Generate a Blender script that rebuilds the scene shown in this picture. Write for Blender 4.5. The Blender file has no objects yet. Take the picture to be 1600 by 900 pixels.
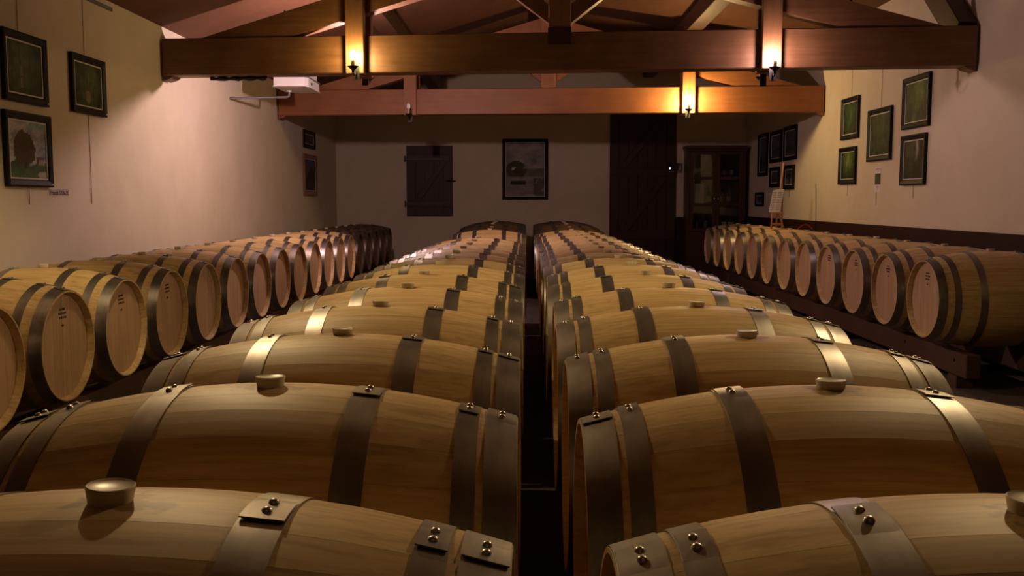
import bpy, math, random
from mathutils import Vector, Matrix, noise

scene = bpy.context.scene
C = scene.collection
PI = math.pi
random.seed(7)

# ------------------------------------------------------------------ camera, world, exposure
cam_d = bpy.data.cameras.new('camera')
cam_d.sensor_width = 36.0
cam_d.lens = 33.157
cam_d.clip_start = 0.02
cam = bpy.data.objects.new('camera', cam_d)
C.objects.link(cam)
cam.location = (0, 0, 1.30)
cam.rotation_euler = (PI / 2 - 0.0914, 0, 0.0158)
scene.camera = cam

world = bpy.data.worlds.new('world')
scene.world = world
world.use_nodes = True
world.node_tree.nodes['Background'].inputs[0].default_value = (0.9, 0.75, 0.6, 1)
world.node_tree.nodes['Background'].inputs[1].default_value = 0.0

vs = scene.view_settings
vs.view_transform = 'Standard'
vs.look = 'None'
vs.gamma = 1.0
vs.use_curve_mapping = False
vs.exposure = 0.0
scene.cycles.use_denoising = True
scene.cycles.sample_clamp_indirect = 6.0
scene.cycles.max_bounces = 8

# lamp light: colour and radiance of each bulb
YELLOW = (1.0, 0.68, 0.27)
YELLOW_WARM = (1.0, 0.66, 0.27)
YELLOW_PALE = (1.0, 0.72, 0.36)
PINK = (1.0, 0.67, 0.67)
LAMP_FRONT_LEFT = 480
LAMP_REAR_LEFT = 3900
LAMP_FRONT_RIGHT = 480
LAMP_FAR_RIGHT = 1900
LAMP_NEAR_LEFT = 2800
LAMP_NEAR_RIGHT = 2300

# room dimensions
XL, XR, YB, YF = -3.42, 3.90, 16.98, -1.6
XRIDGE, ZRIDGE, ZL, ZR = 0.29, 3.99, 2.93, 3.45

# ------------------------------------------------------------------ helpers
class MB:
    def __init__(self):
        self.v = []; self.f = []; self.attr = []; self.cur = 0.5; self.cols = None
    def vert(self, p):
        self.v.append(tuple(p)); return len(self.v) - 1
    def face(self, idx):
        self.f.append(tuple(idx)); self.attr.append(self.cur)
    def box(self, a, b, M=None):
        (x0, y0, z0), (x1, y1, z1) = a, b
        P = [(x0,y0,z0),(x1,y0,z0),(x1,y1,z0),(x0,y1,z0),(x0,y0,z1),(x1,y0,z1),(x1,y1,z1),(x0,y1,z1)]
        if M is not None: P = [M @ Vector(p) for p in P]
        n = len(self.v); self.v += [tuple(p) for p in P]
        for q in ((0,3,2,1),(4,5,6,7),(0,1,5,4),(1,2,6,5),(2,3,7,6),(3,0,4,7)):
            self.face([n + k for k in q])
        return self
    def bbox(self, a, b, w=0.006, M=None):
        """box with chamfered vertical/horizontal edges (all 12)"""
        lo = [min(a[k], b[k]) for k in range(3)]; hi = [max(a[k], b[k]) for k in range(3)]
        w = min([w] + [(hi[k]-lo[k]) * 0.45 for k in range(3)])
        n = len(self.v); idx = {}
        for sx in (0, 1):
            for sy in (0, 1):
                for sz in (0, 1):
                    s = (sx, sy, sz)
                    for ax in range(3):
                        p = []
                        for k in range(3):
                            base = hi[k] if s[k] else lo[k]
                            off = 0 if k == ax else (-w if s[k] else w)
                            p.append(base + off)
                        p = Vector(p)
                        if M is not None: p = M @ p
                        idx[(s, ax)] = self.vert(p)
        def fq(keys): self.face([idx[k] for k in keys])
        for ax in range(3):
            o1, o2 = (ax + 1) % 3, (ax + 2) % 3
            for s in (0, 1):
                q = []
                for (a1, a2) in ((0,0),(1,0),(1,1),(0,1)):
                    t = [0,0,0]; t[ax] = s; t[o1] = a1; t[o2] = a2; q.append((tuple(t), ax))
                if not s: q.reverse()
                fq(q)
            for a1 in (0, 1):
                for a2 in (0, 1):
                    t0 = [0,0,0]; t0[o1] = a1; t0[o2] = a2; t1 = list(t0); t1[ax] = 1
                    q = [(tuple(t0), o1), (tuple(t1), o1), (tuple(t1), o2), (tuple(t0), o2)]
                    if (a1 + a2) % 2 == 1: q.reverse()
                    fq(q)
        for s in idx:
            pass
        for sx in (0, 1):
            for sy in (0, 1):
                for sz in (0, 1):
                    s = (sx, sy, sz); q = [(s, 0), (s, 1), (s, 2)]
                    if (sx + sy + sz) % 2 == 0: q.reverse()
                    fq(q)
        return self
    def prism(self, poly, ax, c0, c1):
        """poly: 2-D points in the other two axes (order x<y<z), extruded along ax"""
        n = len(self.v); m = len(poly)
        for c in (c0, c1):
            for (p, q) in poly:
                t = [p, q]; t.insert(ax, c); self.v.append(tuple(t))
        self.face([n + k for k in range(m)])
        self.face([n + m + k for k in reversed(range(m))])
        for k in range(m):
            k2 = (k + 1) % m
            self.face([n + k, n + m + k, n + m + k2, n + k2])
        return self
    def lathe(self, prof, seg=20, M=None, cap=True):
        """prof: (r, z) list; revolve about z"""
        n = len(self.v)
        for (r, z) in prof:
            for k in range(seg):
                a = 2 * PI * k / seg
                p = Vector((r * math.cos(a), r * math.sin(a), z))
                if M is not None: p = M @ p
                self.v.append(tuple(p))
        for i in range(len(prof) - 1):
            for k in range(seg):
                k2 = (k + 1) % seg
                self.face([n + i*seg + k, n + i*seg + k2, n + (i+1)*seg + k2, n + (i+1)*seg + k])
        if cap:
            self.face([n + k for k in reversed(range(seg))])
            e = n + (len(prof) - 1) * seg
            self.face([e + k for k in range(seg)])
        return self
    def tube(self, pts, r, seg=8, rs=None):
        pts = [Vector(p) for p in pts]; n = len(self.v); N = len(pts)
        up = Vector((0, 0, 1)); prev = None
        for i, p in enumerate(pts):
            d = (pts[min(i+1, N-1)] - pts[max(i-1, 0)]).normalized()
            if prev is None:
                a = d.cross(up)
                if a.length < 1e-3: a = d.cross(Vector((1, 0, 0)))
                a.normalize()
            else:
                a = prev - d * prev.dot(d); a.normalize()
            prev = a; b = d.cross(a)
            rr = rs[i] if rs else r
            for k in range(seg):
                t = 2 * PI * k / seg
                self.v.append(tuple(p + a * (rr * math.cos(t)) + b * (rr * math.sin(t))))
        for i in range(N - 1):
            for k in range(seg):
                k2 = (k + 1) % seg
                self.face([n + i*seg + k, n + i*seg + k2, n + (i+1)*seg + k2, n + (i+1)*seg + k])
        self.face([n + k for k in reversed(range(seg))])
        self.face([n + (N-1)*seg + k for k in range(seg)])
        return self
    def beam(self, p0, p1, w, h, up=(0, 0, 1), ch=0.006):
        p0 = Vector(p0); p1 = Vector(p1); d = (p1 - p0); L = d.length; d.normalize()
        s = d.cross(Vector(up)).normalized(); u = s.cross(d)
        M = Matrix(((d.x, s.x, u.x, p0.x), (d.y, s.y, u.y, p0.y), (d.z, s.z, u.z, p0.z), (0, 0, 0, 1)))
        return self.bbox((0, -w/2, -h/2), (L, w/2, h/2), ch, M)
    def mesh(self, name, mat, smooth=None, tone=False):
        me = bpy.data.meshes.new(name)
        me.from_pydata(self.v, [], self.f)
        me.validate(verbose=False)
        import bmesh
        bm = bmesh.new(); bm.from_mesh(me)
        bmesh.ops.recalc_face_normals(bm, faces=bm.faces)
        bm.to_mesh(me); bm.free()
        if tone and len(me.polygons) == len(self.attr):
            at = me.attributes.new('tone', 'FLOAT', 'FACE')
            at.data.foreach_set('value', self.attr)
        if smooth is not None:
            me.polygons.foreach_set('use_smooth', [True] * len(me.polygons))
            me.set_sharp_from_angle(angle=math.radians(smooth))
        me.materials.append(mat)
        return me
    def build(self, name, mat, parent=None, smooth=None, tone=False):
        return link(name, self.mesh(name, mat, smooth, tone), parent)

def link(name, me, parent=None):
    o = bpy.data.objects.new(name, me)
    C.objects.link(o)
    if parent is not None: o.parent = parent
    return o

def empty(name, loc=(0, 0, 0), rz=0.0):
    o = bpy.data.objects.new(name, None)
    o.empty_display_size = 0.1
    C.objects.link(o); o.location = loc; o.rotation_euler = (0, 0, rz)
    return o

def tag(o, label, cat, group=None):
    o['label'] = label; o['category'] = cat
    if group: o['group'] = group
    return o

def struct(o, label=None):
    o['kind'] = 'structure'
    if label: o['label'] = label
    return o

ORD = ['first','second','third','fourth','fifth','sixth','seventh','eighth','ninth','tenth','eleventh','twelfth',
       'thirteenth','fourteenth','fifteenth','sixteenth','seventeenth','eighteenth','nineteenth','twentieth',
       'twenty-first','twenty-second','twenty-third']

# ------------------------------------------------------------------ materials
def new_mat(name):
    m = bpy.data.materials.new(name); m.use_nodes = True
    nt = m.node_tree; b = nt.nodes['Principled BSDF']
    return m, nt, b

def N(nt, t, **kw):
    n = nt.nodes.new(t)
    for k, v in kw.items(): setattr(n, k, v)
    return n

def ramp(nt, fac, stops):
    r = N(nt, 'ShaderNodeValToRGB')
    el = r.color_ramp.elements
    while len(el) < len(stops): el.new(0.5)
    for e, (p, c) in zip(el, stops):
        e.position = p; e.color = (c[0], c[1], c[2], 1)
    nt.links.new(fac, r.inputs[0]); return r.outputs[0]

def noise_tex(nt, scale3, scale=1.0, detail=4, rough=0.55, dist=0.0, coord='Object', offset=None):
    tc = N(nt, 'ShaderNodeTexCoord'); mp = N(nt, 'ShaderNodeMapping')
    mp.inputs['Scale'].default_value = scale3
    nt.links.new(tc.outputs[coord], mp.inputs[0])
    if offset is not None: nt.links.new(offset, mp.inputs['Location'])
    n = N(nt, 'ShaderNodeTexNoise')
    n.inputs['Scale'].default_value = scale; n.inputs['Detail'].default_value = detail
    n.inputs['Roughness'].default_value = rough; n.inputs['Distortion'].default_value = dist
    nt.links.new(mp.outputs[0], n.inputs['Vector'])
    return n.outputs['Fac']

def mixc(nt, fac, a, b, mode='MIX'):
    m = N(nt, 'ShaderNodeMix', data_type='RGBA', blend_type=mode)
    for s, v in ((0, fac), (6, a), (7, b)):
        if hasattr(v, 'links'): nt.links.new(v, m.inputs[s])
        elif isinstance(v, (int, float)): m.inputs[s].default_value = v
        else: m.inputs[s].default_value = (v[0], v[1], v[2], 1)
    return m.outputs[2]

def math_n(nt, op, a, b=None, clamp=False):
    m = N(nt, 'ShaderNodeMath', operation=op); m.use_clamp = clamp
    for s, v in ((0, a), (1, b)):
        if v is None: continue
        if hasattr(v, 'links'): nt.links.new(v, m.inputs[s])
        else: m.inputs[s].default_value = v
    return m.outputs[0]

def bump(nt, b, h, strength=0.2, dist=0.002):
    n = N(nt, 'ShaderNodeBump')
    n.inputs['Strength'].default_value = strength; n.inputs['Distance'].default_value = dist
    nt.links.new(h, n.inputs['Height']); nt.links.new(n.outputs[0], b.inputs['Normal'])

def plain(name, col, rough=0.6, metal=0.0, var=0.15, scale=8.0, spec=0.5):
    m, nt, b = new_mat(name)
    f = noise_tex(nt, (1, 1, 1), scale, 4)
    lo = [c * (1 - var) for c in col]; hi = [min(1, c * (1 + var)) for c in col]
    nt.links.new(ramp(nt, f, [(0.3, lo), (0.7, hi)]), b.inputs['Base Color'])
    b.inputs['Roughness'].default_value = rough; b.inputs['Metallic'].default_value = metal
    b.inputs['Specular IOR Level'].default_value = spec
    return m

def oak(name, c0, c1, c2, axis='x', stain=False, rough=0.5, fl=(0.74, 0.68, 0.60)):
    m, nt, b = new_mat(name)
    info = N(nt, 'ShaderNodeObjectInfo')
    sh = N(nt, 'ShaderNodeCombineXYZ')
    nt.links.new(math_n(nt, 'MULTIPLY', info.outputs['Random'], 23.0), sh.inputs[0])
    nt.links.new(math_n(nt, 'MULTIPLY', info.outputs['Random'], 7.0), sh.inputs[2])
    s_f = (2.2, 75, 75) if axis == 'x' else (75, 75, 2.2)
    s_c = (0.9, 11, 11) if axis == 'x' else (11, 11, 0.9)
    fine = noise_tex(nt, s_f, 1.0, 5, 0.6, 0.4, offset=sh.outputs[0])
    coarse = noise_tex(nt, s_c, 1.0, 4, 0.55, 1.6, offset=sh.outputs[0])
    at = N(nt, 'ShaderNodeAttribute', attribute_name='tone')
    tone = math_n(nt, 'ADD', math_n(nt, 'MULTIPLY', at.outputs['Fac'], 0.6), math_n(nt, 'MULTIPLY', info.outputs['Random'], 0.4))
    base = ramp(nt, coarse, [(0.32, c0), (0.5, c1), (0.68, c2)])
    base = mixc(nt, 1.0, base, ramp(nt, fine, [(0.3, fl), (0.55, (1, 1, 1))]), 'MULTIPLY')
    base = mixc(nt, 1.0, base, ramp(nt, tone, [(0.1, (0.92, 0.90, 0.87)), (0.9, (1.05, 1.03, 1.01))]), 'MULTIPLY')
    if stain:
        tc = N(nt, 'ShaderNodeTexCoord'); sx = N(nt, 'ShaderNodeSeparateXYZ')
        nt.links.new(tc.outputs['Object'], sx.inputs[0])
        d = math_n(nt, 'SQRT', math_n(nt, 'ADD', math_n(nt, 'MULTIPLY', sx.outputs[0], sx.outputs[0]),
                                      math_n(nt, 'MULTIPLY', math_n(nt, 'MULTIPLY', sx.outputs[1], sx.outputs[1]), 2.5)))
        bl = noise_tex(nt, (22, 30, 1), 1.0, 3, offset=sh.outputs[0])
        d = math_n(nt, 'SUBTRACT', d, math_n(nt, 'MULTIPLY', math_n(nt, 'SUBTRACT', bl, 0.42), 0.17))
        up = math_n(nt, 'GREATER_THAN', sx.outputs[2], 0.0)
        k = math_n(nt, 'MULTIPLY', math_n(nt, 'SUBTRACT', 1.0, math_n(nt, 'MULTIPLY', math_n(nt, 'SUBTRACT', d, 0.03), 60.0, True), True), up)
        base = mixc(nt, math_n(nt, 'MULTIPLY', k, 0.6), base, (0.16, 0.06, 0.03))
    nt.links.new(base, b.inputs['Base Color'])
    b.inputs['Roughness'].default_value = rough
    b.inputs['Specular IOR Level'].default_value = 0.35
    bump(nt, b, fine, 0.25, 0.0006)
    return m

def timber(name, c0, c1, rough=0.42, axis='x', spec=0.5):
    m, nt, b = new_mat(name)
    s_f = {'x': (1.6, 26, 26), 'y': (26, 1.6, 26), 'z': (26, 26, 1.6)}[axis]
    f = noise_tex(nt, s_f, 1.0, 6, 0.65, 0.6)
    k = noise_tex(nt, (1, 1, 1), 3.0, 3)
    col = mixc(nt, 0.5, ramp(nt, f, [(0.3, c0), (0.7, c1)]), ramp(nt, k, [(0.3, c0), (0.7, c1)]))
    nt.links.new(col, b.inputs['Base Color'])
    nt.links.new(math_n(nt, 'ADD', math_n(nt, 'MULTIPLY', f, 0.25), rough - 0.1), b.inputs['Roughness'])
    b.inputs['Specular IOR Level'].default_value = spec
    bump(nt, b, f, 0.45, 0.003)
    return m

M_OAK = oak('barrel_oak', (0.62, 0.44, 0.21), (0.74, 0.54, 0.27), (0.79, 0.60, 0.315), 'x', True)
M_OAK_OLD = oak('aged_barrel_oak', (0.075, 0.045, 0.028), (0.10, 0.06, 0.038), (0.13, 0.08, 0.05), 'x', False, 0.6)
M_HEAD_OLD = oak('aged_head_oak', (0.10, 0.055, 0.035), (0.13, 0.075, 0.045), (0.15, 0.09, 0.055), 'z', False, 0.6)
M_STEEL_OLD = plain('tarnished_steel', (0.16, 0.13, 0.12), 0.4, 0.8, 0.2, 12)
M_HEAD = oak('head_oak', (0.53, 0.34, 0.20), (0.58, 0.38, 0.225), (0.62, 0.415, 0.25), 'z', False, 0.6, (0.90, 0.88, 0.85))

def steel():
    m, nt, b = new_mat('galvanised_steel')
    f = noise_tex(nt, (40, 6, 6), 1.0, 4, 0.6)
    k = noise_tex(nt, (1, 1, 1), 9.0, 3)
    col = mixc(nt, 0.5, ramp(nt, f, [(0.3, (0.27, 0.255, 0.24)), (0.7, (0.44, 0.42, 0.40))]),
               ramp(nt, k, [(0.35, (0.28, 0.265, 0.25)), (0.65, (0.43, 0.41, 0.39))]))
    nt.links.new(col, b.inputs['Base Color'])
    b.inputs['Metallic'].default_value = 0.9
    nt.links.new(math_n(nt, 'ADD', math_n(nt, 'MULTIPLY', k, 0.25), 0.27), b.inputs['Roughness'])
    return m
M_STEEL = steel()
M_RIVET = plain('rivet_steel', (0.62, 0.60, 0.56), 0.32, 1.0, 0.1, 60)
M_BUNG = plain('bung_silicone', (0.70, 0.64, 0.50), 0.35, 0.0, 0.06, 30)
M_BUNG.node_tree.nodes['Principled BSDF'].inputs['Subsurface Weight'].default_value = 0.6
M_BUNG.node_tree.nodes['Principled BSDF'].inputs['Subsurface Radius'].default_value = (0.012, 0.009, 0.005)
M_STAMP = plain('stamp_ink', (0.03, 0.02, 0.015), 0.8, 0, 0.1, 40)

def plaster():
    m, nt, b = new_mat('cream_plaster')
    a = noise_tex(nt, (1, 1, 1), 1.3, 5, 0.6)
    f = noise_tex(nt, (1, 1, 1), 34.0, 5, 0.65)
    s = noise_tex(nt, (1, 1, 0.6), 5.0, 5)
    col = ramp(nt, a, [(0.3, (0.60, 0.52, 0.39)), (0.7, (0.67, 0.585, 0.455))])
    col = mixc(nt, 1.0, col, ramp(nt, s, [(0.35, (0.965, 0.965, 0.96)), (0.6, (1, 1, 1))]), 'MULTIPLY')
    nt.links.new(col, b.inputs['Base Color'])
    b.inputs['Roughness'].default_value = 0.9; b.inputs['Specular IOR Level'].default_value = 0.15
    bump(nt, b, f, 0.25, 0.004)
    return m
M_WALL = plaster()
M_DADO = plain('dark_red_paint', (0.028, 0.008, 0.008), 0.7, 0, 0.25, 4, 0.15)
M_FLOOR = plain('dark_concrete', (0.10, 0.075, 0.06), 0.75, 0, 0.3, 2.5)
M_CEIL = timber('ceiling_boards', (0.10, 0.044, 0.023), (0.16, 0.072, 0.037), 0.65, 'y', 0.2)
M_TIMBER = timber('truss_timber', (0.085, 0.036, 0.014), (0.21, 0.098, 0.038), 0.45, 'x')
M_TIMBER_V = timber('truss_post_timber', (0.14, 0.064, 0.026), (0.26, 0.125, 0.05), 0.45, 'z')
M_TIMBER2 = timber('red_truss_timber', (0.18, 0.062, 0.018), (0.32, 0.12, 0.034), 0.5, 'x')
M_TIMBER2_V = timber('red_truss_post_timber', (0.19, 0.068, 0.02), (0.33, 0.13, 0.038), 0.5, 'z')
M_TIMBER_Y = timber('purlin_timber', (0.045, 0.018, 0.009), (0.085, 0.035, 0.015), 0.5, 'y')
M_DOOR = timber('dark_door_wood', (0.030, 0.011, 0.008), (0.052, 0.020, 0.013), 0.5, 'z', 0.3)
M_CAB = timber('cabinet_wood', (0.050, 0.020, 0.012), (0.085, 0.035, 0.02), 0.4, 'z', 0.4)
M_BRACE = M_TIMBER
M_RAIL = timber('rail_wood', (0.07, 0.034, 0.02), (0.12, 0.06, 0.035), 0.65, 'y', 0.3)
M_EASEL = timber('easel_wood', (0.34, 0.16, 0.06), (0.46, 0.23, 0.09), 0.5, 'z')
M_BLACK = plain('black_iron', (0.012, 0.011, 0.011), 0.45, 0.3, 0.2, 20)
M_FRAME = plain('black_frame', (0.006, 0.0055, 0.006), 0.55, 0.0, 0.2, 20, 0.25)
M_FRAME_BR = plain('brown_frame', (0.22, 0.10, 0.035), 0.4, 0.0, 0.2, 20)
M_LINER = plain('pale_liner', (0.50, 0.47, 0.42), 0.6, 0.0, 0.05, 20)
M_PAPER = plain('white_paper', (0.66, 0.63, 0.64), 0.8, 0.0, 0.04, 12)
M_PRINT = plain('print_ink', (0.16, 0.13, 0.15), 0.8, 0.0, 0.2, 60)
M_SIGNINK = plain('sign_ink', (0.06, 0.025, 0.06), 0.8, 0.0, 0.1, 60)
M_WIRE = plain('hanging_cord', (0.20, 0.15, 0.09), 0.6, 0.0, 0.1, 20)
M_WHITE = plain('white_plastic', (0.74, 0.72, 0.72), 0.4, 0.0, 0.03, 10)
M_GREY = plain('grey_plastic', (0.15, 0.145, 0.155), 0.45, 0.0, 0.08, 10)
M_SLEEVE = plain('candle_sleeve', (0.52, 0.30, 0.14), 0.4, 0.2, 0.1, 20)
M_GLASSW = plain('unlit_bulb_glass', (0.72, 0.76, 0.86), 0.15, 0.0, 0.02, 10)
M_RED = plain('red_rubber', (0.30, 0.02, 0.015), 0.4, 0.0, 0.1, 20)
M_BOTTLE = plain('dark_bottle_glass', (0.012, 0.020, 0.012), 0.08, 0.0, 0.1, 10)
M_CUP = plain('pale_ceramic', (0.62, 0.60, 0.56), 0.3, 0.0, 0.03, 10)
M_LABEL = plain('bottle_label', (0.16, 0.13, 0.10), 0.7, 0.0, 0.06, 12)
M_CARD = plain('pale_card', (0.40, 0.33, 0.28), 0.7, 0.0, 0.06, 12)

def glass_mat():
    m, nt, b = new_mat('cabinet_glass')
    out = nt.nodes['Material Output']
    tr = N(nt, 'ShaderNodeBsdfTransparent'); gl = N(nt, 'ShaderNodeBsdfGlossy')
    gl.inputs['Roughness'].default_value = 0.03
    tr.inputs[0].default_value = (0.85, 0.88, 0.86, 1)
    fr = N(nt, 'ShaderNodeFresnel'); fr.inputs[0].default_value = 1.5
    mx = N(nt, 'ShaderNodeMixShader')
    nt.links.new(fr.outputs[0], mx.inputs[0]); nt.links.new(tr.outputs[0], mx.inputs[1]); nt.links.new(gl.outputs[0], mx.inputs[2])
    nt.links.new(mx.outputs[0], out.inputs[0])
    return m
M_GLASS = glass_mat()

def emit_mat(name, col, strength):
    m, nt, b = new_mat(name)
    b.inputs['Base Color'].default_value = (0.8, 0.8, 0.8, 1)
    b.inputs['Emission Color'].default_value = (*col, 1)
    b.inputs['Emission Strength'].default_value = strength
    return m

def paint_mat():
    m, nt, b = new_mat('oil_paint')
    at = N(nt, 'ShaderNodeAttribute', attribute_name='paint')
    f = noise_tex(nt, (1, 1, 1), 60.0, 4, 0.6)
    col = mixc(nt, 1.0, at.outputs['Color'], ramp(nt, f, [(0.3, (0.72, 0.72, 0.72)), (0.7, (1.15, 1.15, 1.15))]), 'MULTIPLY')
    nt.links.new(col, b.inputs['Base Color'])
    b.inputs['Roughness'].default_value = 0.65
    b.inputs['Specular IOR Level'].default_value = 0.2
    bump(nt, b, f, 0.2, 0.001)
    return m
M_PAINT = paint_mat()

# ------------------------------------------------------------------ the setting
floor = MB().box((XL - .2, YF - .2, -.1), (XR + .2, YB + .2, 0)).build('floor', M_FLOOR)
struct(floor, 'dark concrete floor between and under the barrel rows')
struct(MB().box((XL - .2, YF - .2, 0), (XL, YB + .2, ZL + .05)).build('wall_left', M_WALL), 'cream plastered wall on the left hung with pictures')
struct(MB().box((XR, YF - .2, 0), (XR + .2, YB + .2, ZR + .05)).build('wall_right', M_WALL), 'cream plastered wall on the right hung with pictures')
gable = [(XL, 0), (XR, 0), (XR, ZR + .1), (XRIDGE, ZRIDGE + .1), (XL, ZL + .1)]
struct(MB().prism(gable, 1, YB, YB + .2).build('wall_back', M_WALL), 'cream plastered end wall with shutter, painting and dark door')
struct(MB().prism(gable, 1, YF - .2, YF).build('wall_front', M_WALL), 'cream plastered wall behind the camera')
ce = MB()
ce.prism([(XL - .25, ZL - .25 * .2857), (XRIDGE, ZRIDGE), (XRIDGE, ZRIDGE + .12), (XL - .25, ZL + .05)], 1, YF - .2, YB + .2)
ce.prism([(XRIDGE, ZRIDGE), (XR + .25, ZR - .037), (XR + .25, ZR + .09), (XRIDGE, ZRIDGE + .12)], 1, YF - .2, YB + .2)
struct(ce.build('ceiling', M_CEIL), 'reddish brown boarded sloping ceiling above the trusses')
struct(MB().bbox((XR - .035, YF, 0), (XR, YB, 1.04), .006).build('baseboard_right', M_DADO), 'dark red painted band along the foot of the right wall')
struct(MB().bbox((2.652, YB - .03, 0), (XR - .035, YB, 1.025), .006).build('baseboard_back', M_DADO), 'dark red painted band beside the big dark door')

struct(MB().bbox((XL, YF, 0), (XL + .02, 4.3, ZL - .02), .004).build('bounce_blocker_1', M_DOOR), 'added unseen bounce-absorbing dark panelling on the left wall near the camera')  # unseen dark panels, added on three walls to cut bounce onto the front barrels
struct(MB().bbox((XR - .056, YF, 0), (XR - .036, 4.3, ZR - .06), .004).build('bounce_blocker_2', M_DOOR), 'added unseen bounce-absorbing dark panelling on the right wall near the camera')
struct(MB().bbox((XL + .03, YF + .001, 0), (XR - .06, YF + .03, ZL - .05), .004).build('bounce_blocker_3', M_DOOR), 'added unseen bounce-absorbing dark panelling on the wall behind the camera')

# ------------------------------------------------------------------ trusses
def ztop(x): return 3.75 - 0.283 * abs(x)
def zbot(x): return 3.51 - 0.283 * abs(x)
def make_truss(name, loc, rz, x0, x1, label, M_TIMBER=M_TIMBER, M_TIMBER_V=M_TIMBER_V):
    t = empty(name, loc, rz)
    tag(t, label, 'truss', 'roof trusses')
    MB().bbox((x0, 0, 2.47), (x1, .20, 2.81), .008).build('tie_beam', M_TIMBER, t)
    for s in (-1, 1):
        e = x0 if s < 0 else x1
        a = 3.32
        MB().prism([(s * a, 2.812), (s * .10, ztop(.10)), (s * .10, zbot(.10)), (s * 2.467, 2.812)], 1, .02, .18).build('rafter', M_TIMBER, t)
        for (y0, y1) in ((-.09, -.0005), (.2005, .29)):
            MB().bbox((s * 1.85 - .083, y0, 2.455), (s * 1.85 + .083, y1, 3.24), .005).build('queen_post', M_TIMBER_V, t)
        MB().prism([(s * .102, 2.897), (s * .66, 3.325), (s * .50, 3.368), (s * .102, 3.062)], 1, .04, .16).build('strut', M_TIMBER, t)
        MB().prism([(e, 2.469), (e - s * .10, 2.469), (e - s * .07, 2.445), (e, 2.425)], 1, .02, .18).build('corbel', M_TIMBER, t)
        b = MB()
        b.lathe([(.012, 0), (.012, .03), (.004, .035)], 8, Matrix.Translation((s * 2.55, .10, ztop(2.55))))
        b.build('bolt', M_BLACK, t)
    MB().bbox((-.10, .0, 2.812), (.10, .20, 3.78), .006).build('king_post', M_TIMBER_V, t)
    if loc[1] < 10: MB().box((-.103, -.012, 2.70), (.103, -.0005, 2.85)).build('iron_strap', M_DOOR, t)
    return t
TA1, TA2 = -math.atan(0.0753), -math.atan(0.0602)
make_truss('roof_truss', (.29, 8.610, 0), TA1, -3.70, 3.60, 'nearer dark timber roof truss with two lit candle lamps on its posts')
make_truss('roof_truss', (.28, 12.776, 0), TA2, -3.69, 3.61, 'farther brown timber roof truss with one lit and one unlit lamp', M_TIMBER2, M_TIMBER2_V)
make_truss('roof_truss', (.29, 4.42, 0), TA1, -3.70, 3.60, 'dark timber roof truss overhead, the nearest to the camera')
for (x, z0, w, lab) in ((-1.60, 3.235, .10, 'left-hand roof purlin running lengthwise under the boards'),
                        (XRIDGE, 3.78, .08, 'ridge beam running lengthwise along the roof peak'),
                        (2.14, 3.48, .10, 'right-hand roof purlin running lengthwise under the boards')):
    tag(MB().bbox((x - w, YF + .01, z0), (x + w, YB - .01, z0 + .205), .006).build('purlin' if w > .09 else 'ridge_beam', M_TIMBER_Y), lab, 'beam', 'lengthwise roof beams')
tag(MB().beam((XR - .085, 8.47, 2.76), (XR - .085, 9.15, 3.34), .24, .16, (1, 0, 0)).build('wind_brace', M_TIMBER_Y),
    'dark slanting timber brace rising from the nearer truss against the right wall', 'brace')

# ------------------------------------------------------------------ lamps on the posts
def make_lamp(p, back, shine, label):
    """p = centre of the bulb; arm runs to the post face in local y"""
    t = empty('candle_lamp', p[:2] + (2.455,)); t.rotation_euler = (0, 0, p[3])
    tag(t, label, 'lamp', 'candle lamps on the truss posts')
    zb = p[2] - 2.455
    reach = p[4] * (1 if not back else -1)
    sl = zb - .045
    MB().lathe([(.014, sl - .07), (.015, sl - .068), (.015, sl - .004), (.010, sl)], 16).build('candle_sleeve', M_SLEEVE, t, 40)
    MB().lathe([(.006, sl - .115), (.014, sl - .108), (.010, sl - .095), (.026, sl - .080), (.048, sl - .062), (.049, sl - .057), (.020, sl - .066)], 18).build('drip_cup', M_BLACK, t, 40)
    pts = []
    for k in range(9):
        s = k / 8
        pts.append((0, reach * s, sl - .108 - .035 * math.sin(s * PI) + .03 * s))
    MB().tube(pts, .007, 8).build('arm', M_BLACK, t, 40)
    MB().bbox((-.03, reach - .006 if reach > 0 else reach, sl - .16), (.03, reach if reach > 0 else reach + .006, sl + .02), .002).build('wall_plate', M_BLACK, t)
    if shine:
        mat = emit_mat('bulb_glow', shine[0], shine[1])
    else:
        mat = M_GLASSW
    MB().lathe([(.010, sl), (.019, sl + .010), (.0255, sl + .028), (.0265, sl + .044), (.0225, sl + .062), (.013, sl + .077), (.003, sl + .085)], 16).build('bulb', mat, t, 60)
    return t
make_lamp((-1.555, 8.535, 2.605, TA1, .128), False, (YELLOW, LAMP_FRONT_LEFT), 'lit yellow candle lamp on the nearer truss, left post')
make_lamp((-1.52, 9.235, 2.600, TA1, .187), True, (PINK, LAMP_REAR_LEFT), 'pinkish candle lamp hidden behind the left post of the nearer truss')
make_lamp((2.125, 8.255, 2.550, TA1, .126), False, (PINK, LAMP_FRONT_RIGHT), 'brilliant pinkish white candle lamp on the nearer truss, right post')
make_lamp((2.16, 8.900, 2.550, TA1, .134), True, None, 'unlit candle lamp behind the right post of the nearer truss')
make_lamp((2.100, 12.445, 2.600, TA2, .132), False, (YELLOW_WARM, LAMP_FAR_RIGHT), 'lit yellow candle lamp on the farther truss, right post')
make_lamp((-1.555, 4.388, 2.600, TA1, .085), False, (YELLOW_PALE, LAMP_NEAR_LEFT), 'lit candle lamp overhead on the left post of the nearest truss')
make_lamp((2.125, 4.108, 2.600, TA1, .083), False, (YELLOW_PALE, LAMP_NEAR_RIGHT), 'lit candle lamp overhead on the right post of the nearest truss')
make_lamp((-1.575, 12.670, 2.565, TA2, .128), False, None, 'unlit candle lamp with white bulb on the farther truss, left post')

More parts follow.
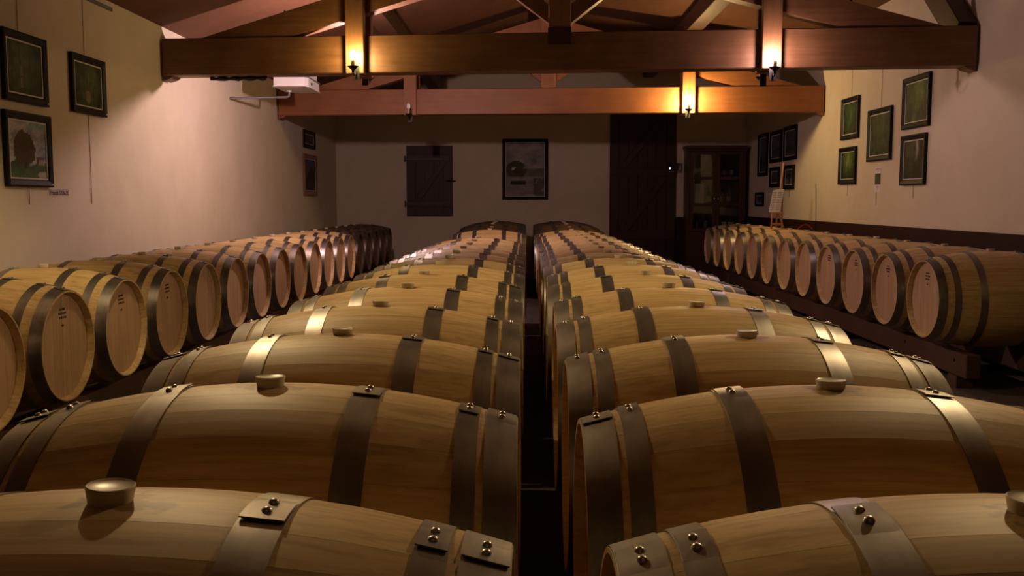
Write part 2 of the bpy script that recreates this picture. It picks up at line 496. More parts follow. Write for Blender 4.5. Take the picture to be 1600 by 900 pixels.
# ------------------------------------------------------------------ barrels
HL, RB, KC = 0.475, 0.348, 0.31
AX = 0.60
def RR(x): return RB - KC * x * x
rng = random.Random(3)
NST = 26
wid = [rng.uniform(.75, 1.25) for _ in range(NST)]; wid[0] = 1.35
tot = sum(wid); edges = []; acc = -wid[0] / 2
for w in wid:
    edges.append(acc / tot * 2 * PI); acc += w
edges.append(acc / tot * 2 * PI)
tones = [rng.random() for _ in range(NST)]

def stave_into(mb, i, nx, nt_, gap):
    a0, a1 = edges[i] + gap, edges[i + 1] - gap
    mb.cur = tones[i]
    xs = [-HL, -HL + .03, ] + [-HL + .03 + (2 * HL - .06) * k / (nx - 2) for k in range(1, nx - 2)] + [HL - .03, HL]
    n = len(mb.v); nX = len(xs)
    for layer in (0, 1):
        for j in range(nt_ + 1):
            a = a0 + (a1 - a0) * j / nt_
            for x in xs:
                r = RR(x)
                if layer: r -= .007 if abs(x) > HL - .001 else .027
                mb.v.append((x, r * math.sin(a), r * math.cos(a)))
    def I(l, j, k): return n + l * (nt_ + 1) * nX + j * nX + k
    for j in range(nt_):
        for k in range(nX - 1):
            mb.face((I(0, j, k), I(0, j, k+1), I(0, j+1, k+1), I(0, j+1, k)))
            mb.face((I(1, j, k), I(1, j+1, k), I(1, j+1, k+1), I(1, j, k+1)))
        for k in (0, nX - 1):
            mb.face((I(0, j, k), I(0, j+1, k), I(1, j+1, k), I(1, j, k)))
    for j in (0, nt_):
        for k in range(nX - 1):
            mb.face((I(0, j, k), I(1, j, k), I(1, j, k+1), I(0, j, k+1)))

STAVES = []
for i in range(NST):
    mb = MB(); stave_into(mb, i, 18, 3, .0009)
    STAVES.append(mb.mesh('stave', M_OAK, 35, True))
mb = MB()
for i in range(NST): stave_into(mb, i, 12, 3, .0006)
STAVES_ALL = mb.mesh('staves', M_OAK, 35, True)

HOOPS = [(.19, .027), (.383, .020), (.445, .029)]
HOOPS_SIDE = [(.185, .024), (.352, .021), (.446, .028)]
def hoop_mesh(xc, hw, flip, rivets):
    mb = MB(); seg = 96; th = .0022
    def ring(xa, xb, a_list, lift0, lift1, closed):
        n = len(mb.v); m = len(a_list)
        for t, a in enumerate(a_list):
            q_ = t / max(1, m - 1)
            lf = lift0 + (lift1 - lift0) * q_ ** 2
            if not closed: lf -= .0034 * max(0, 1 - q_ / .4)
            for (x, dr) in ((xa, 0), (xa, th), (xb, th), (xb, 0)):
                r = RR(x) + dr + lf
                mb.v.append((x, r * math.sin(a), r * math.cos(a)))
        for t in range(m if closed else m - 1):
            t2 = (t + 1) % m
            for q in range(4):
                q2 = (q + 1) % 4
                mb.face((n + t*4 + q, n + t*4 + q2, n + t2*4 + q2, n + t2*4 + q))
        if not closed:
            for e in (0, m - 1): mb.face([n + e*4 + q for q in range(4)])
    ring(xc - hw, xc + hw, [2 * PI * k / seg for k in range(seg)], 0.0001, 0.0001, True)
    sgn = -1 if not flip else 1
    d0, d1 = math.radians(-9) , math.radians(6.5)
    ring(xc - hw + .0012, xc + hw - .0012, [sgn * (d0 + (d1 - d0) * k / 8) for k in range(9)], th, th + .0022, False)
    if rivets:
        for a in RIV_A:
            mb.v and rivet_into(mb, xc, sgn * a, 8)
    return mb
RIV_A = (math.radians(-2.6), math.radians(2.6))
def rivet_M(xc, a):
    r = RR(xc) + .0050
    return Matrix.Translation((xc, r * math.sin(a), r * math.cos(a))) @ Matrix.Rotation(-a, 4, 'X')
RPROF = [(.0066, -.001), (.0066, .0006), (.0055, .0034), (.0028, .0050), (.0008, .0054)]
def rivet_into(mb, xc, a, seg): mb.lathe(RPROF, seg, rivet_M(xc, a))
RIVET = MB().lathe(RPROF, 14).mesh('rivet', M_RIVET, 50)
HOOP_NEAR = {}; HOOP_FAR = {}
for (xc, hw) in HOOPS + HOOPS_SIDE:
    for s in (-1, 1):
        for fl in (False, True):
            HOOP_NEAR[(s * xc, fl)] = hoop_mesh(s * xc, hw, fl, False).mesh('hoop', M_STEEL, 35)
            HOOP_FAR[(s * xc, fl)] = hoop_mesh(s * xc, hw, fl, True).mesh('hoop', M_STEEL, 35)

HR = RR(.44) - .0275
bw = [-1.0, -.70, -.36, -.02, .30, .66, 1.0]
def board_into(mb, k, s):
    g = .0006
    y0, y1 = bw[k] * HR + g, bw[k + 1] * HR - g
    mb.cur = (0.2, .75, .45, .9, .35, .65)[k]
    ys = [y0 + (y1 - y0) * j / 6 for j in range(7)]
    poly = [(y, math.sqrt(max(0, HR*HR - y*y))) for y in ys] + [(y, -math.sqrt(max(0, HR*HR - y*y))) for y in reversed(ys)]
    clean = []
    for p in poly:
        if not clean or (abs(p[0]-clean[-1][0]) + abs(p[1]-clean[-1][1])) > 1e-5: clean.append(p)
    mb.prism(clean, 0, s * .423, s * .441)
BOARDS = {}; HEAD_ALL = {}
for s in (-1, 1):
    for k in range(6):
        mb = MB(); board_into(mb, k, s); BOARDS[(k, s)] = mb.mesh('head_board', M_HEAD, None, True)
    mb = MB()
    for k in range(6): board_into(mb, k, s)
    HEAD_ALL[s] = mb.mesh('head_boards', M_HEAD, None, True)

BUNG = MB().lathe([(.021, -.02), (.0255, .003), (.0280, .0165), (.0280, .0190), (.0268, .0200), (.0238, .0182), (.004, .0172)], 28).mesh('bung', M_BUNG, 50)
def stamp_mesh(seed, s):
    r = random.Random(seed); mb = MB()
    for row in range(4):
        z = .185 - row * .021
        if row == 3: z -= .018
        span = (.030, .040, .034, .012)[row]
        y = -span
        while y < span:
            w = r.uniform(.004, .009)
            mb.box((s * .4412, y, z - r.uniform(.004, .007)), (s * .4418, y + w, z + r.uniform(.004, .007)))
            y += w + r.uniform(.0015, .004)
    return mb.mesh('stamp', M_STAMP)
STAMPS = {s: stamp_mesh(5 + s, s) for s in (-1, 1)}

ROWS_R = random.Random(11)
def make_barrel(x, y, label, group, sep_staves, sep_rivets, head_side, stamp=None, bung_tilt=0.0, zoff=0.0, sc=1.0, old=False):
    b = empty('wine_barrel', (x, y, AX + zoff), ROWS_R.uniform(-.006, .006))
    b.rotation_euler[0] = ROWS_R.uniform(-.035, .035)
    b.scale = (sc, sc, sc)
    tag(b, label, 'barrel', group)
    if sep_staves:
        for me in STAVES: link('stave', me, b)
    else:
        link('staves', STAVES_ALL, b)['kind'] = 'stuff'
    for s in (-1, 1):
        if s == head_side:
            for k in range(6): link('head_board', BOARDS[(k, s)], b)
        else:
            link('head_boards', HEAD_ALL[s], b)['kind'] = 'stuff'
    fl = ROWS_R.random() < .35
    for (xc, hw) in (HOOPS_SIDE if abs(x) > 2 else HOOPS):
        for s in (-1, 1):
            f = (s < 0) if ROWS_R.random() < .88 else (s > 0)
            ho = link('hoop', (HOOP_NEAR if sep_rivets else HOOP_FAR)[(s * xc, f)], b)
            if sep_rivets:
                sg = 1 if f else -1
                for a in RIV_A:
                    rv = link('rivet', RIVET, ho)
                    rv.matrix_local = rivet_M(s * xc, sg * a)
    bu = link('bung', BUNG, b)
    bu.location = (0, 0, RB - .002)
    bu.rotation_euler = (bung_tilt * .5, bung_tilt, ROWS_R.uniform(0, 6))
    bu.scale = (1, 1, ROWS_R.uniform(.8, 1.15))
    if stamp is not None: link('stamp', STAMPS[stamp], b)['kind'] = 'stuff'
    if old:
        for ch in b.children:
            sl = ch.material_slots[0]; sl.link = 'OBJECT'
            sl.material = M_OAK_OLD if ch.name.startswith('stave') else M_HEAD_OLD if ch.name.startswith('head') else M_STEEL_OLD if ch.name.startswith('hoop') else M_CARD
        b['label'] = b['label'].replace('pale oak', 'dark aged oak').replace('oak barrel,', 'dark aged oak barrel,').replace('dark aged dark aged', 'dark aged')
    return b

PC = 0.70
def sm_(a, b, x):
    t = max(0, min(1, (x - a) / (b - a))); return t * t * (3 - 2 * t)
left_ys = [1.08 + i * PC for i in range(13)] + [12.30, 13.00, 13.72, 14.44, 15.16, 15.88]
right_ys = [1.0714 + i * PC for i in range(13)] + [10.33, 11.24, 12.15, 13.00, 13.72, 14.44, 15.16, 15.88]
for i in range(21):
    jl, jr = ROWS_R.uniform(-.010, .010), ROWS_R.uniform(-.010, .010)
    if i < 3: jl = jr = 0
    yl = left_ys[i] if i < len(left_ys) else None; yr = right_ys[i]
    zl = -.012 * sm_(5, 8, yl or 0) + .04 * sm_(12.5, 14, yl or 0); zr = -.012 * sm_(5, 8, yr) + .04 * sm_(12.5, 14, yr)
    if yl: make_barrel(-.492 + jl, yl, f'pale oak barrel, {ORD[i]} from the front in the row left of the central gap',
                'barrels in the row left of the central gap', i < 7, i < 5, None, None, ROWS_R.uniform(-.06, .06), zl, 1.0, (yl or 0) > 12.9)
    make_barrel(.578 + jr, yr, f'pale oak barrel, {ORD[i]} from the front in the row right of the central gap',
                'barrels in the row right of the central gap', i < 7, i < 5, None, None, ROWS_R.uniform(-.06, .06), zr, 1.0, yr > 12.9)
for i in range(18):
    y = 3.87 if i == 0 else 4.5485 + (i - 1) * .6794
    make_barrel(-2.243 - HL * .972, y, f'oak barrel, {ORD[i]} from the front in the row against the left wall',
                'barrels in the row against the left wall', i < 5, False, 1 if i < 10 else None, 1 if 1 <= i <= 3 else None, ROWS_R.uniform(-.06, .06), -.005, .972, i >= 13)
for i in range(12):
    make_barrel(2.858 + HL, 6.832 + i * .741, f'oak barrel, {ORD[i]} from the front in the row against the right wall',
                'barrels in the row against the right wall', i < 3, False, -1 if i < 8 else None, -1 if i < 4 else None, ROWS_R.uniform(-.06, .06))

# rails the rows lie on
for (xc, y0, y1, where) in ((-.492, .55, 16.2, 'the row left of the central gap'), (.578, .55, 16.2, 'the row right of the central gap'),
                            (-2.243 - HL, 3.4, 16.0, 'the row against the left wall'), (2.858 + HL, 6.44, 15.4, 'the row against the right wall')):
    for s in (-1, 1):
        t = empty('barrel_rail', (xc + s * .27, y0, 0))
        side = 'left' if s < 0 else 'right'
        tag(t, f'{side} timber rail under {where}', 'rail', 'timber rails under the barrels')
        n = 3; L = (y1 - y0)
        MB().bbox((-.05, 0, .085), (.05, L, .248), .005).build('rail_timber', M_RAIL, t)
        k = .12
        while k < L:
            MB().bbox((-.06, k, 0), (.06, k + .14, .0845), .005).build('foot_block', M_RAIL, t)
            k += 2.4
        if xc > 2 and s < 0:
            for yy in (.18, 1.05):
                MB().lathe([(.013, 0), (.013, .004)], 12, Matrix.Translation((-.05, yy, .19)) @ Matrix.Rotation(-PI / 2, 4, 'Y')).build('bolt_hole', M_BLACK, t)

# ------------------------------------------------------------------ pictures
def fbm(x, y, s, seed=0.0, o=4):
    return noise.fractal(Vector((x * s + seed * 3.7, y * s - seed * 1.9, seed)), 1.0, 2.0, o) * 0.5 + 0.5
def lerp(a, b, t):
    t = max(0, min(1, t)); return tuple(a[k] + (b[k] - a[k]) * t for k in range(3))
def sm(a, b, x):
    t = max(0, min(1, (x - a) / (b - a))); return t * t * (3 - 2 * t)
def forest(seed, glow=(.5, .6), gcol=(.16, .22, .05), gs=.30, base=(.010, .018, .008), mid=(.045, .085, .020), path=None):
    gcol = tuple(q * 1.7 for q in gcol)
    def f(u, v):
        n = fbm(u, v, 5, seed); c = lerp(base, mid, (n - .3) * 2)
        d = math.hypot((u - glow[0]) / gs, (v - glow[1]) / (gs * 1.35))
        c = lerp(c, gcol, math.exp(-d * d) * (.4 + n))
        st = fbm(u * 3.2, v * .35, 4, seed + 9)
        if st < .40: c = lerp(c, (.012, .012, .008), .45)
        if path:
            w = abs(u - path[0] - .12 * math.sin(v * 5)) / (.05 + .10 * (1 - v))
            if v < path[1] and w < 1: c = lerp(c, path[2], (1 - w) * (.5 + n * .6))
        return c
    return f
def waterfall(u, v):
    c = forest(31, (.3, .8), (.05, .06, .03), .3, (.025, .015, .012), (.07, .045, .03))(u, v)
    w = abs(u - .62 + .05 * math.sin(v * 6)) / .10
    if v > .38 and w < 1: c = lerp(c, (.55, .47, .42), (1 - w) * sm(.38, .8, v) * (.6 + fbm(u * 4, v, 6, 2)))
    return c
def swan_pond(u, v):
    c = forest(12, (.45, .55), (.10, .11, .05), .35)(u, v)
    w = abs(u - .40) / .06
    if .12 < v < .55 and w < 1 and not (.30 < v < .34): c = lerp(c, (.34, .30, .19), (1 - w) * .9)
    return c
def figure_glade(u, v):
    c = forest(17, (.55, .62), (.10, .13, .04), .36)(u, v)
    if math.hypot((u - .5) / .10, (v - .22) / .16) < 1: c = lerp(c, (.42, .32, .20), .75)
    if math.hypot((u - .5) / .05, (v - .42) / .06) < 1: c = (.20, .07, .03)
    return c
def big_tree(u, v):
    n = fbm(u, v, 5, 3)
    sky = lerp((.20, .24, .34), (.46, .44, .46), (fbm(u, v * 1.6, 3.2, 8) - .35) * 3)
    if v > .85 and u > .55: sky = lerp(sky, (.12, .30, .36), .5)
    c = sky
    if v < .26 + .05 * math.sin(u * 9): c = lerp((.03, .055, .02), (.06, .12, .03), n * 1.3 - .2)
    e = math.hypot((u - .40) / (.31 * (1 - .35 * max(0, v - .55))), (v - .52) / .31)
    if e < 1 + .35 * (n - .5): c = lerp((.035, .022, .012), (.09, .045, .022), n)
    if abs(u - .42) < .035 and .17 < v < .30: c = (.03, .018, .012)
    if .72 < u < .95 and .24 < v < .38: c = (.10, .06, .05) if v > .33 or u < .8 else (.32, .24, .20)
    if math.hypot((u - .9) / .14, (v - .06) / .06) < 1: c = (.35, .33, .28)
    return c
def river_boat(u, v):
    n = fbm(u, v, 6, 5)
    c = lerp((.10, .095, .10), (.24, .20, .185), fbm(u, v * 2, 3, 2) * 1.5 - .3)
    if v < .53: c = lerp((.05, .055, .03), (.13, .12, .06), n)
    if v < .37: c = lerp((.10, .09, .09), (.20, .175, .16), fbm(u, v * 3, 4, 7))
    if math.hypot((u - .26) / .26, (v - .50) / .17) < 1 + .3 * (n - .5) and v > .36: c = lerp((.016, .020, .010), (.045, .05, .022), n)
    if .06 < u < .98 and .50 < v < .53 and u > .45: c = (.20, .18, .14)
    if .12 < u < .52 and .21 < v < .285: c = (.022, .014, .010)
    if u > .72 and v < .34 and n > .42: c = lerp(c, (.045, .04, .025), .8)
    if math.hypot((u - .19) / .05, (v - .52) / .03) < 1: c = (.30, .28, .24)
    return c
def seascape(seed):
    def f(u, v):
        n = fbm(u, v * 2, 4, seed)
        c = lerp((.07, .07, .075), (.16, .14, .14), n * 1.4 - .2)
        if v < .42: c = lerp((.03, .045, .03), (.08, .10, .06), n)
        if v < .18: c = lerp((.06, .06, .05), (.15, .14, .12), n)
        return c
    return f
def mountain(u, v):
    n = fbm(u, v, 5, 21)
    c = lerp((.09, .10, .13), (.19, .19, .20), n)
    if v < .45 + .35 * (1 - abs(u - .65) * 2.2): c = lerp((.035, .03, .03), (.10, .085, .08), n)
    if v < .3: c = lerp((.05, .05, .06), (.13, .12, .12), fbm(u, v * 3, 5, 4))
    return c
def goblet(u, v):
    n = fbm(u, v, 5, 14)
    c = lerp((.05, .05, .05), (.13, .125, .12), n)
    if math.hypot((u - .5) / .28, (v - .62) / .15) < 1: c = (.018, .017, .017)
    if abs(u - .55) < .06 and .12 < v < .5: c = (.03, .03, .03)
    if v < .4 and abs(u - .5) > .12: c = lerp(c, (.26, .25, .24), .6)
    return c

WALLS = {'L': (Vector((XL, 0, 0)), Vector((0, 1, 0)), Vector((1, 0, 0))),
         'R': (Vector((XR, 0, 0)), Vector((0, -1, 0)), Vector((-1, 0, 0))),
         'B': (Vector((0, YB, 0)), Vector((1, 0, 0)), Vector((0, -1, 0)))}
def wall_M(wall, h, z, off=0.0):
    o, r, n = WALLS[wall]
    c = o + n * off
    if wall == 'B': c.x = h
    else: c.y = h
    c.z = z
    return Matrix(((r.x, 0, n.x, c.x), (r.y, 0, n.y, c.y), (r.z, 1, n.z, c.z), (0, 0, 0, 1)))   # local: x right, y up, z out

def make_picture(wall, h0, h1, z0, z1, painter, label, fw=.05, frame_mat=None, wire=None, tail=0.0, group=None, dep=.028, dot=False, tilt=.0, bright=.55):
    w, hh = abs(h1 - h0), z1 - z0
    t = empty('framed_painting')
    M = wall_M(wall, (h0 + h1) / 2, z0, .004)
    t.matrix_world = M @ Matrix.Rotation(tilt, 4, 'X')
    tag(t, label, 'painting', group)
    fm = frame_mat or M_FRAME
    mb = MB(); W = w / 2
    prof = [(0, 0), (0, dep), (fw * .25, dep + .006), (fw * .8, dep * .75), (fw, dep * .45), (fw, 0)]
    n0 = len(mb.v); cs = [(-W, 0, 1, 1), (W, 0, -1, 1), (W, hh, -1, -1), (-W, hh, 1, -1)]
    for (cx, cy, dx, dy) in cs:
        for (q, zz) in prof: mb.vert((cx + dx * q, cy + dy * q, zz))
    m = len(prof)
    for k in range(4):
        k2 = (k + 1) % 4
        for q in range(m):
            q2 = (q + 1) % m
            mb.face((n0 + k*m + q, n0 + k2*m + q, n0 + k2*m + q2, n0 + k*m + q2))
    fr = mb.build('frame', fm, t)
    if dot:
        MB().lathe([(.008, 0), (.008, .002)], 10, Matrix.Translation((W - .022, .020, dep + .003))).build('number_dot', M_PAPER, t)
    lw = .010
    mb = MB(); n0 = 0
    a = fw
    for (x0, y0, x1, y1) in ((-W + a, a, W - a, a + lw), (-W + a, hh - a - lw, W - a, hh - a), (-W + a, a + lw, -W + a + lw, hh - a - lw), (W - a - lw, a + lw, W - a, hh - a - lw)):
        mb.box((x0, y0, .004), (x1, y1, .014))
    mb.build('liner', M_LINER, t)
    a = fw + lw; nx, ny = 30, 40
    mb = MB(); cols = []
    for j in range(ny + 1):
        for i in range(nx + 1):
            u, v = i / nx, j / ny
            mb.vert((-W + a + (w - 2*a) * u, a + (hh - 2*a) * v, .009 + .0006 * fbm(u, v, 18, 1)))
            c = painter(u, v); cols += [c[0], c[1], c[2], 1.0]
    for j in range(ny):
        for i in range(nx):
            k = j * (nx + 1) + i; mb.face((k, k + 1, k + nx + 2, k + nx + 1))
    me = mb.mesh('canvas', M_PAINT, 60)
    at = me.color_attributes.new('paint', 'FLOAT_COLOR', 'POINT'); at.data.foreach_set('color', [q if n % 4 == 3 else q * bright for n, q in enumerate(cols)])
    link('canvas', me, t)
    if wire: MB().tube([(wire[0], hh - .03, .002), (wire[0], wire[1] - z0, .002)], .0022, 6).build('hanging_cord', M_WIRE, t)
    if tail: MB().tube([(0, .02, .002), (.004, -tail * .5, .002), (0, -tail, .002)], .0025, 6).build('cord_end', M_WIRE, t)
    return t
GL = 'paintings on the left wall'; GR = 'paintings on the right wall'
make_picture('L', 6.17, 6.73, 1.965, 2.43, swan_pond, 'dark green pond painting in black frame, upper left corner of the view', .052, wire=(-.05, 2.86), group=GL, dot=True)
make_picture('L', 7.10, 7.66, 1.975, 2.415, figure_glade, 'dark glade painting with pale figure, beside the nearer truss on the left wall', .052, wire=(-.03, 2.86), tail=.69, group=GL, dot=True)
make_picture('L', 6.15, 6.745, 1.40, 1.90, big_tree, 'painting of a big brown tree under a cloudy sky', .052, tail=.12, group=GL, dot=True, bright=1.15)
make_picture('L', 14.47, 15.21, 2.127, 2.40, seascape(40), 'small dark framed picture above another near the far left corner', .06, group=GL)
make_picture('L', 14.43, 15.30, 1.395, 2.03, mountain, 'grey mountain picture in orange brown frame near the far left corner', .07, frame_mat=M_FRAME_BR, group=GL)
make_picture('R', 11.84, 11.245, 2.05, 2.545, forest(51, (.5, .6), (.07, .16, .04), .3, path=(.6, .3, (.20, .08, .03))), 'deep green woodland painting with red path, upper left of the right-wall five', .055, wire=(0, 3.0), group=GR)
make_picture('R', 11.88, 11.295, 1.512, 1.955, forest(52, (.55, .7), (.20, .30, .06), .3), 'bright green woodland painting, lower left of the right-wall five', .055, tail=.14, group=GR)
make_picture('R', 10.915, 10.225, 1.75, 2.322, forest(53, (.5, .65), (.05, .075, .02), .4), 'very dark forest painting in the middle of the right-wall five', .055, wire=(0, 3.0), group=GR)
make_picture('R', 9.935, 9.28, 2.035, 2.55, forest(54, (.6, .75), (.13, .19, .04), .35, path=(.35, .45, (.16, .22, .06))), 'green forest painting with bright clearing, upper right of the right-wall five', .055, wire=(0, 3.0), group=GR)
make_picture('R', 9.93, 9.325, 1.466, 1.972, waterfall, 'brown painting with a white waterfall on the right wall', .055, tail=.13, group=GR)
make_picture('R', 16.02, 15.43, 1.718, 2.411, seascape(61), 'tall grey picture nearest the cabinet on the right wall', .06, group=GR)
make_picture('R', 15.255, 14.59, 1.907, 2.396, seascape(62), 'grey picture in the upper row between two others behind the easel', .06, group=GR)
make_picture('R', 14.45, 13.785, 1.91, 2.413, seascape(63), 'grey green landscape, upper right of the far right-wall cluster', .06, group=GR)
make_picture('R', 15.23, 14.69, 1.524, 1.835, seascape(64), 'small dark picture half hidden behind the easel', .06, group=GR)
make_picture('R', 14.40, 13.88, 1.484, 1.838, goblet, 'small pale picture just right of the easel', .06, tail=.12, group=GR)
make_picture('R', 16.14, 15.63, 1.22, 1.455, goblet, 'tiny low picture near the cabinet on the right wall', .05, group=GR)
make_picture('B', -.44, .374, 1.333, 2.413, river_boat, 'large grey river landscape with dark boat on the end wall', .055, group='paintings on the end wall', bright=1.6)

# name strip on the left wall
t = empty('name_strip'); t.matrix_world = wall_M('L', 6.876, 1.346, .001)
tag(t, 'narrow printed name strip below and right of the tree painting', 'sign')
MB().box((-.142, -.004, 0), (.142, .044, .002)).build('strip', M_CARD, t)
cu = bpy.data.curves.new('lettering', 'FONT'); cu.body = 'Francis DEBIZE'; cu.size = .042; cu.align_x = 'CENTER'; cu.extrude = .0004; cu.offset = .0008
to = bpy.data.objects.new('lettering', cu); C.objects.link(to)
dg = bpy.context.evaluated_depsgraph_get(); me = bpy.data.meshes.new_from_object(to.evaluated_get(dg))
bpy.data.objects.remove(to); me.materials.clear(); me.materials.append(M_SIGNINK)
lo = link('lettering', me, t); lo.location = (0, .004, .0026)
xs_ = [v.co.x for v in me.vertices]; lo.scale = (.268 / (max(xs_) - min(xs_)), 1, 1)

# info sheet on the right wall
t = empty('info_sheet'); t.matrix_world = wall_M('R', 10.61, 1.405, .001)
tag(t, 'narrow pinned leaflet with a small dark photo below the middle painting', 'leaflet')
MB().box((-.085, 0, 0), (.085, .275, .002)).build('paper', M_PAPER, t)
MB().box((-.082, .085, .002), (.082, .205, .003)).build('photo', plain('leaflet_photo', (.05, .055, .02), .5, 0, .6, 40), t)
mb = MB()
for (z, w) in ((.262, .05), (.248, .075), (.228, .03), (.06, .04), (.045, .02)):
    mb.box((-w, z - .003, .002), (w, z + .003, .0026))
mb.build('print', M_PRINT, t)
MB().tube([(-.03, 0, .002), (-.032, -.14, .002)], .002, 6).build('cord_end', M_WIRE, t)

# picture rail end, upper left
tag(MB().bbox((XL + .0005, 5.4, 2.852), (XL + .022, 7.86, 2.882), .004).build('picture_rail', M_GREY), 'grey picture hanging rail high on the left wall', 'rail')

# white box unit on a pipe bracket
t = empty('ceiling_unit', (-2.68, 10.8, 2.50))
tag(t, 'white plastic box unit on a grey pipe bracket below the roof', 'projector')
mb = MB(); mb.prism([(-.19, 0), (.165, 0), (.19, .06), (.185, .66), (-.05, .69), (-.19, .55)], 2, .105, .20); mb.build('housing', M_WHITE, t)
mb = MB(); mb.prism([(-.20, -.01), (.17, -.01), (.20, .055), (.195, .67), (-.05, .70), (-.20, .56)], 2, .201, .214); mb.build('lid_rim', M_GREY, t)
mb = MB(); mb.prism([(-.18, .01), (.15, .01), (.17, .06), (.17, .6), (-.18, .5)], 2, .2145, .30); mb.build('top_case', M_WHITE, t)
mb = MB(); mb.prism([(-.20, -.008), (.168, -.008), (.198, .06), (.193, .668), (-.05, .698), (-.20, .558)], 2, .098, .1045); mb.build('base_rim', M_WHITE, t)
MB().box((.187, .20, .135), (.1935, .26, .165)).build('socket', M_BLACK, t)
MB().tube([(-.12, .42, .098), (-.12, .42, .055), (-.125, .42, .035), (-.145, .42, .025), (-.4, .30, .005), (-.738, .14, -.02)], .014, 10).build('pipe_bracket', M_GREY, t, 40)
MB().lathe([(.03, .085), (.03, .0975)], 14, Matrix.Translation((-.12, .42, 0))).build('pipe_collar', M_WHITE, t, 40)

# black cable bundle under the near tie beam
pts = []
for k in range(13):
    x = -2.90 + k * .045; pts.append((x - .08, 8.62 - (x - .29) * .0753 + .13, 2.458 - .010 * abs(math.sin(k * 1.3))))
tag(MB().tube(pts, .022, 8, [.012 + .012 * abs(math.sin(k * 2.1 + 1)) for k in range(13)]).build('cable_bundle', M_BLACK, None, 60), 'ragged black cable bundle under the nearer truss by the left wall', 'cable')

# ------------------------------------------------------------------ end wall: shutter, door, cabinet
t = empty('plank_shutter', (-1.742, YB, 1.036)); tag(t, 'closed dark wooden plank shutter with diagonal brace on the end wall', 'shutter')
W, H = .83, 1.254
for k in range(5):
    x0 = -W / 2 + k * W / 5
    MB().bbox((x0 + .002, -.035, 0), (x0 + W / 5 - .002, -.008, H), .004).build('plank', M_DOOR, t)
for z in (.16, .98): MB().bbox((-W / 2 + .03, -.058, z), (W / 2 - .03, -.0355, z + .12), .004).build('ledge', M_DOOR, t)
MB().beam((-.22, -.047, .285), (.27, -.047, .975), .10, .022, (0, 1, 0)).build('brace', M_DOOR, t)
for z in (.20, 1.0):
    MB().bbox((-W / 2 - .03, -.066, z), (.25, -.0585, z + .04), .002).build('strap_hinge', M_BLACK, t)
    MB().lathe([(.014, -.03), (.014, .075)], 10, Matrix.Translation((-W / 2 - .022, -.05, z))).build('hinge_pin', M_BLACK, t)
MB().tube([(.31, -.045, .63), (.33, -.075, .63), (.40, -.075, .63), (.455, -.03, .625)], .014, 8).build('latch', M_BLACK, t)
MB().tube([(.455, -.012, .625), (.455, -.04, .625), (.48, -.04, .632)], .008, 8).build('latch_hook', M_BLACK, t)

t = empty('door_1', (2.06, YB, 0)); struct(t, 'tall dark plank door with diagonal braces on the end wall')
W, H = 1.175, 2.95
for k in range(7):
    x0 = -W / 2 + k * W / 7
    MB().bbox((x0 + .002, -.05, .02), (x0 + W / 7 - .002, -.01, H), .004).build('plank', M_DOOR, t)
for (z, h) in ((.62, .16), (1.76, .13), (2.72, .14)): MB().bbox((-W / 2 + .01, -.078, z), (W / 2 - .01, -.0505, z + h), .004).build('ledge', M_DOOR, t)
MB().beam((-.30, -.064, .79), (.40, -.064, 1.74), .11, .026, (0, 1, 0)).build('brace', M_DOOR, t)
MB().beam((-.36, -.064, 1.90), (.30, -.064, 2.71), .11, .026, (0, 1, 0)).build('brace', M_DOOR, t)
MB().bbox((-W / 2, -.12, .0), (W / 2, -.005, .02), .003).build('threshold', M_DOOR, t)
MB().tube([(.20, -.06, 1.92), (.20, -.06, 2.72)], .012, 8).build('bolt_rod', M_BLACK, t)
t = empty('door_sensor', (2.575, YB, 1.92)); tag(t, 'small black box with a painted highlight of white light at the dark door edge', 'sensor')
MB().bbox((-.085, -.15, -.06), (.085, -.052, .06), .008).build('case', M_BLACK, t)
MB().lathe([(.014, 0), (.014, .006)], 12, Matrix.Translation((-.05, -.15, -.035)) @ Matrix.Rotation(PI / 2, 4, 'X')).build('shine', emit_mat('sensor_highlight', (.8, .85, 1), 3.0), t)  # glowing disc painted in for a highlight reflected off the case
MB().bbox((.03, -.05, -.03), (.085, -.0005, .03), .004).build('bracket', M_BLACK, t)
t = empty('switch_box', (2.705, YB, 1.81)); tag(t, 'small grey switch box on the wall beside the glazed cabinet', 'switch')
MB().bbox((-.045, -.045, 0), (.045, -.0005, .17), .005).build('case', M_GREY, t)
MB().bbox((-.025, -.052, .05), (.025, -.0455, .12), .003).build('rocker', M_WHITE, t)

t = empty('glazed_cabinet', (3.30, 16.60, 0)); tag(t, 'tall dark wooden cabinet with glazed doors in the far right corner', 'cabinet')
W, D, H = 1.02, .34, 2.27
for s in (-1, 1): MB().bbox((s * W / 2, 0, 0), (s * (W / 2 - .05), D, H - .10), .004).build('side_panel', M_CAB, t)
MB().box((-W / 2 + .05, D - .02, 0), (W / 2 - .05, D, H - .1)).build('back_panel', M_CAB, t)
mb = MB()
mb.bbox((-W / 2 - .03, -.04, H - .06), (W / 2 + .03, D, H), .01); mb.bbox((-W / 2 - .012, -.02, H - .10), (W / 2 + .012, D, H - .0605), .008)
mb.build('cornice', M_CAB, t)
MB().bbox((-W / 2 + .0505, .0, 0), (W / 2 - .0505, D - .0205, .78), .004).build('base_case', M_CAB, t)
for z in (1.22, 1.68): MB().bbox((-W / 2 + .0505, .05, z), (W / 2 - .0505, D - .0205, z + .025), .003).build('shelf', M_CAB, t)
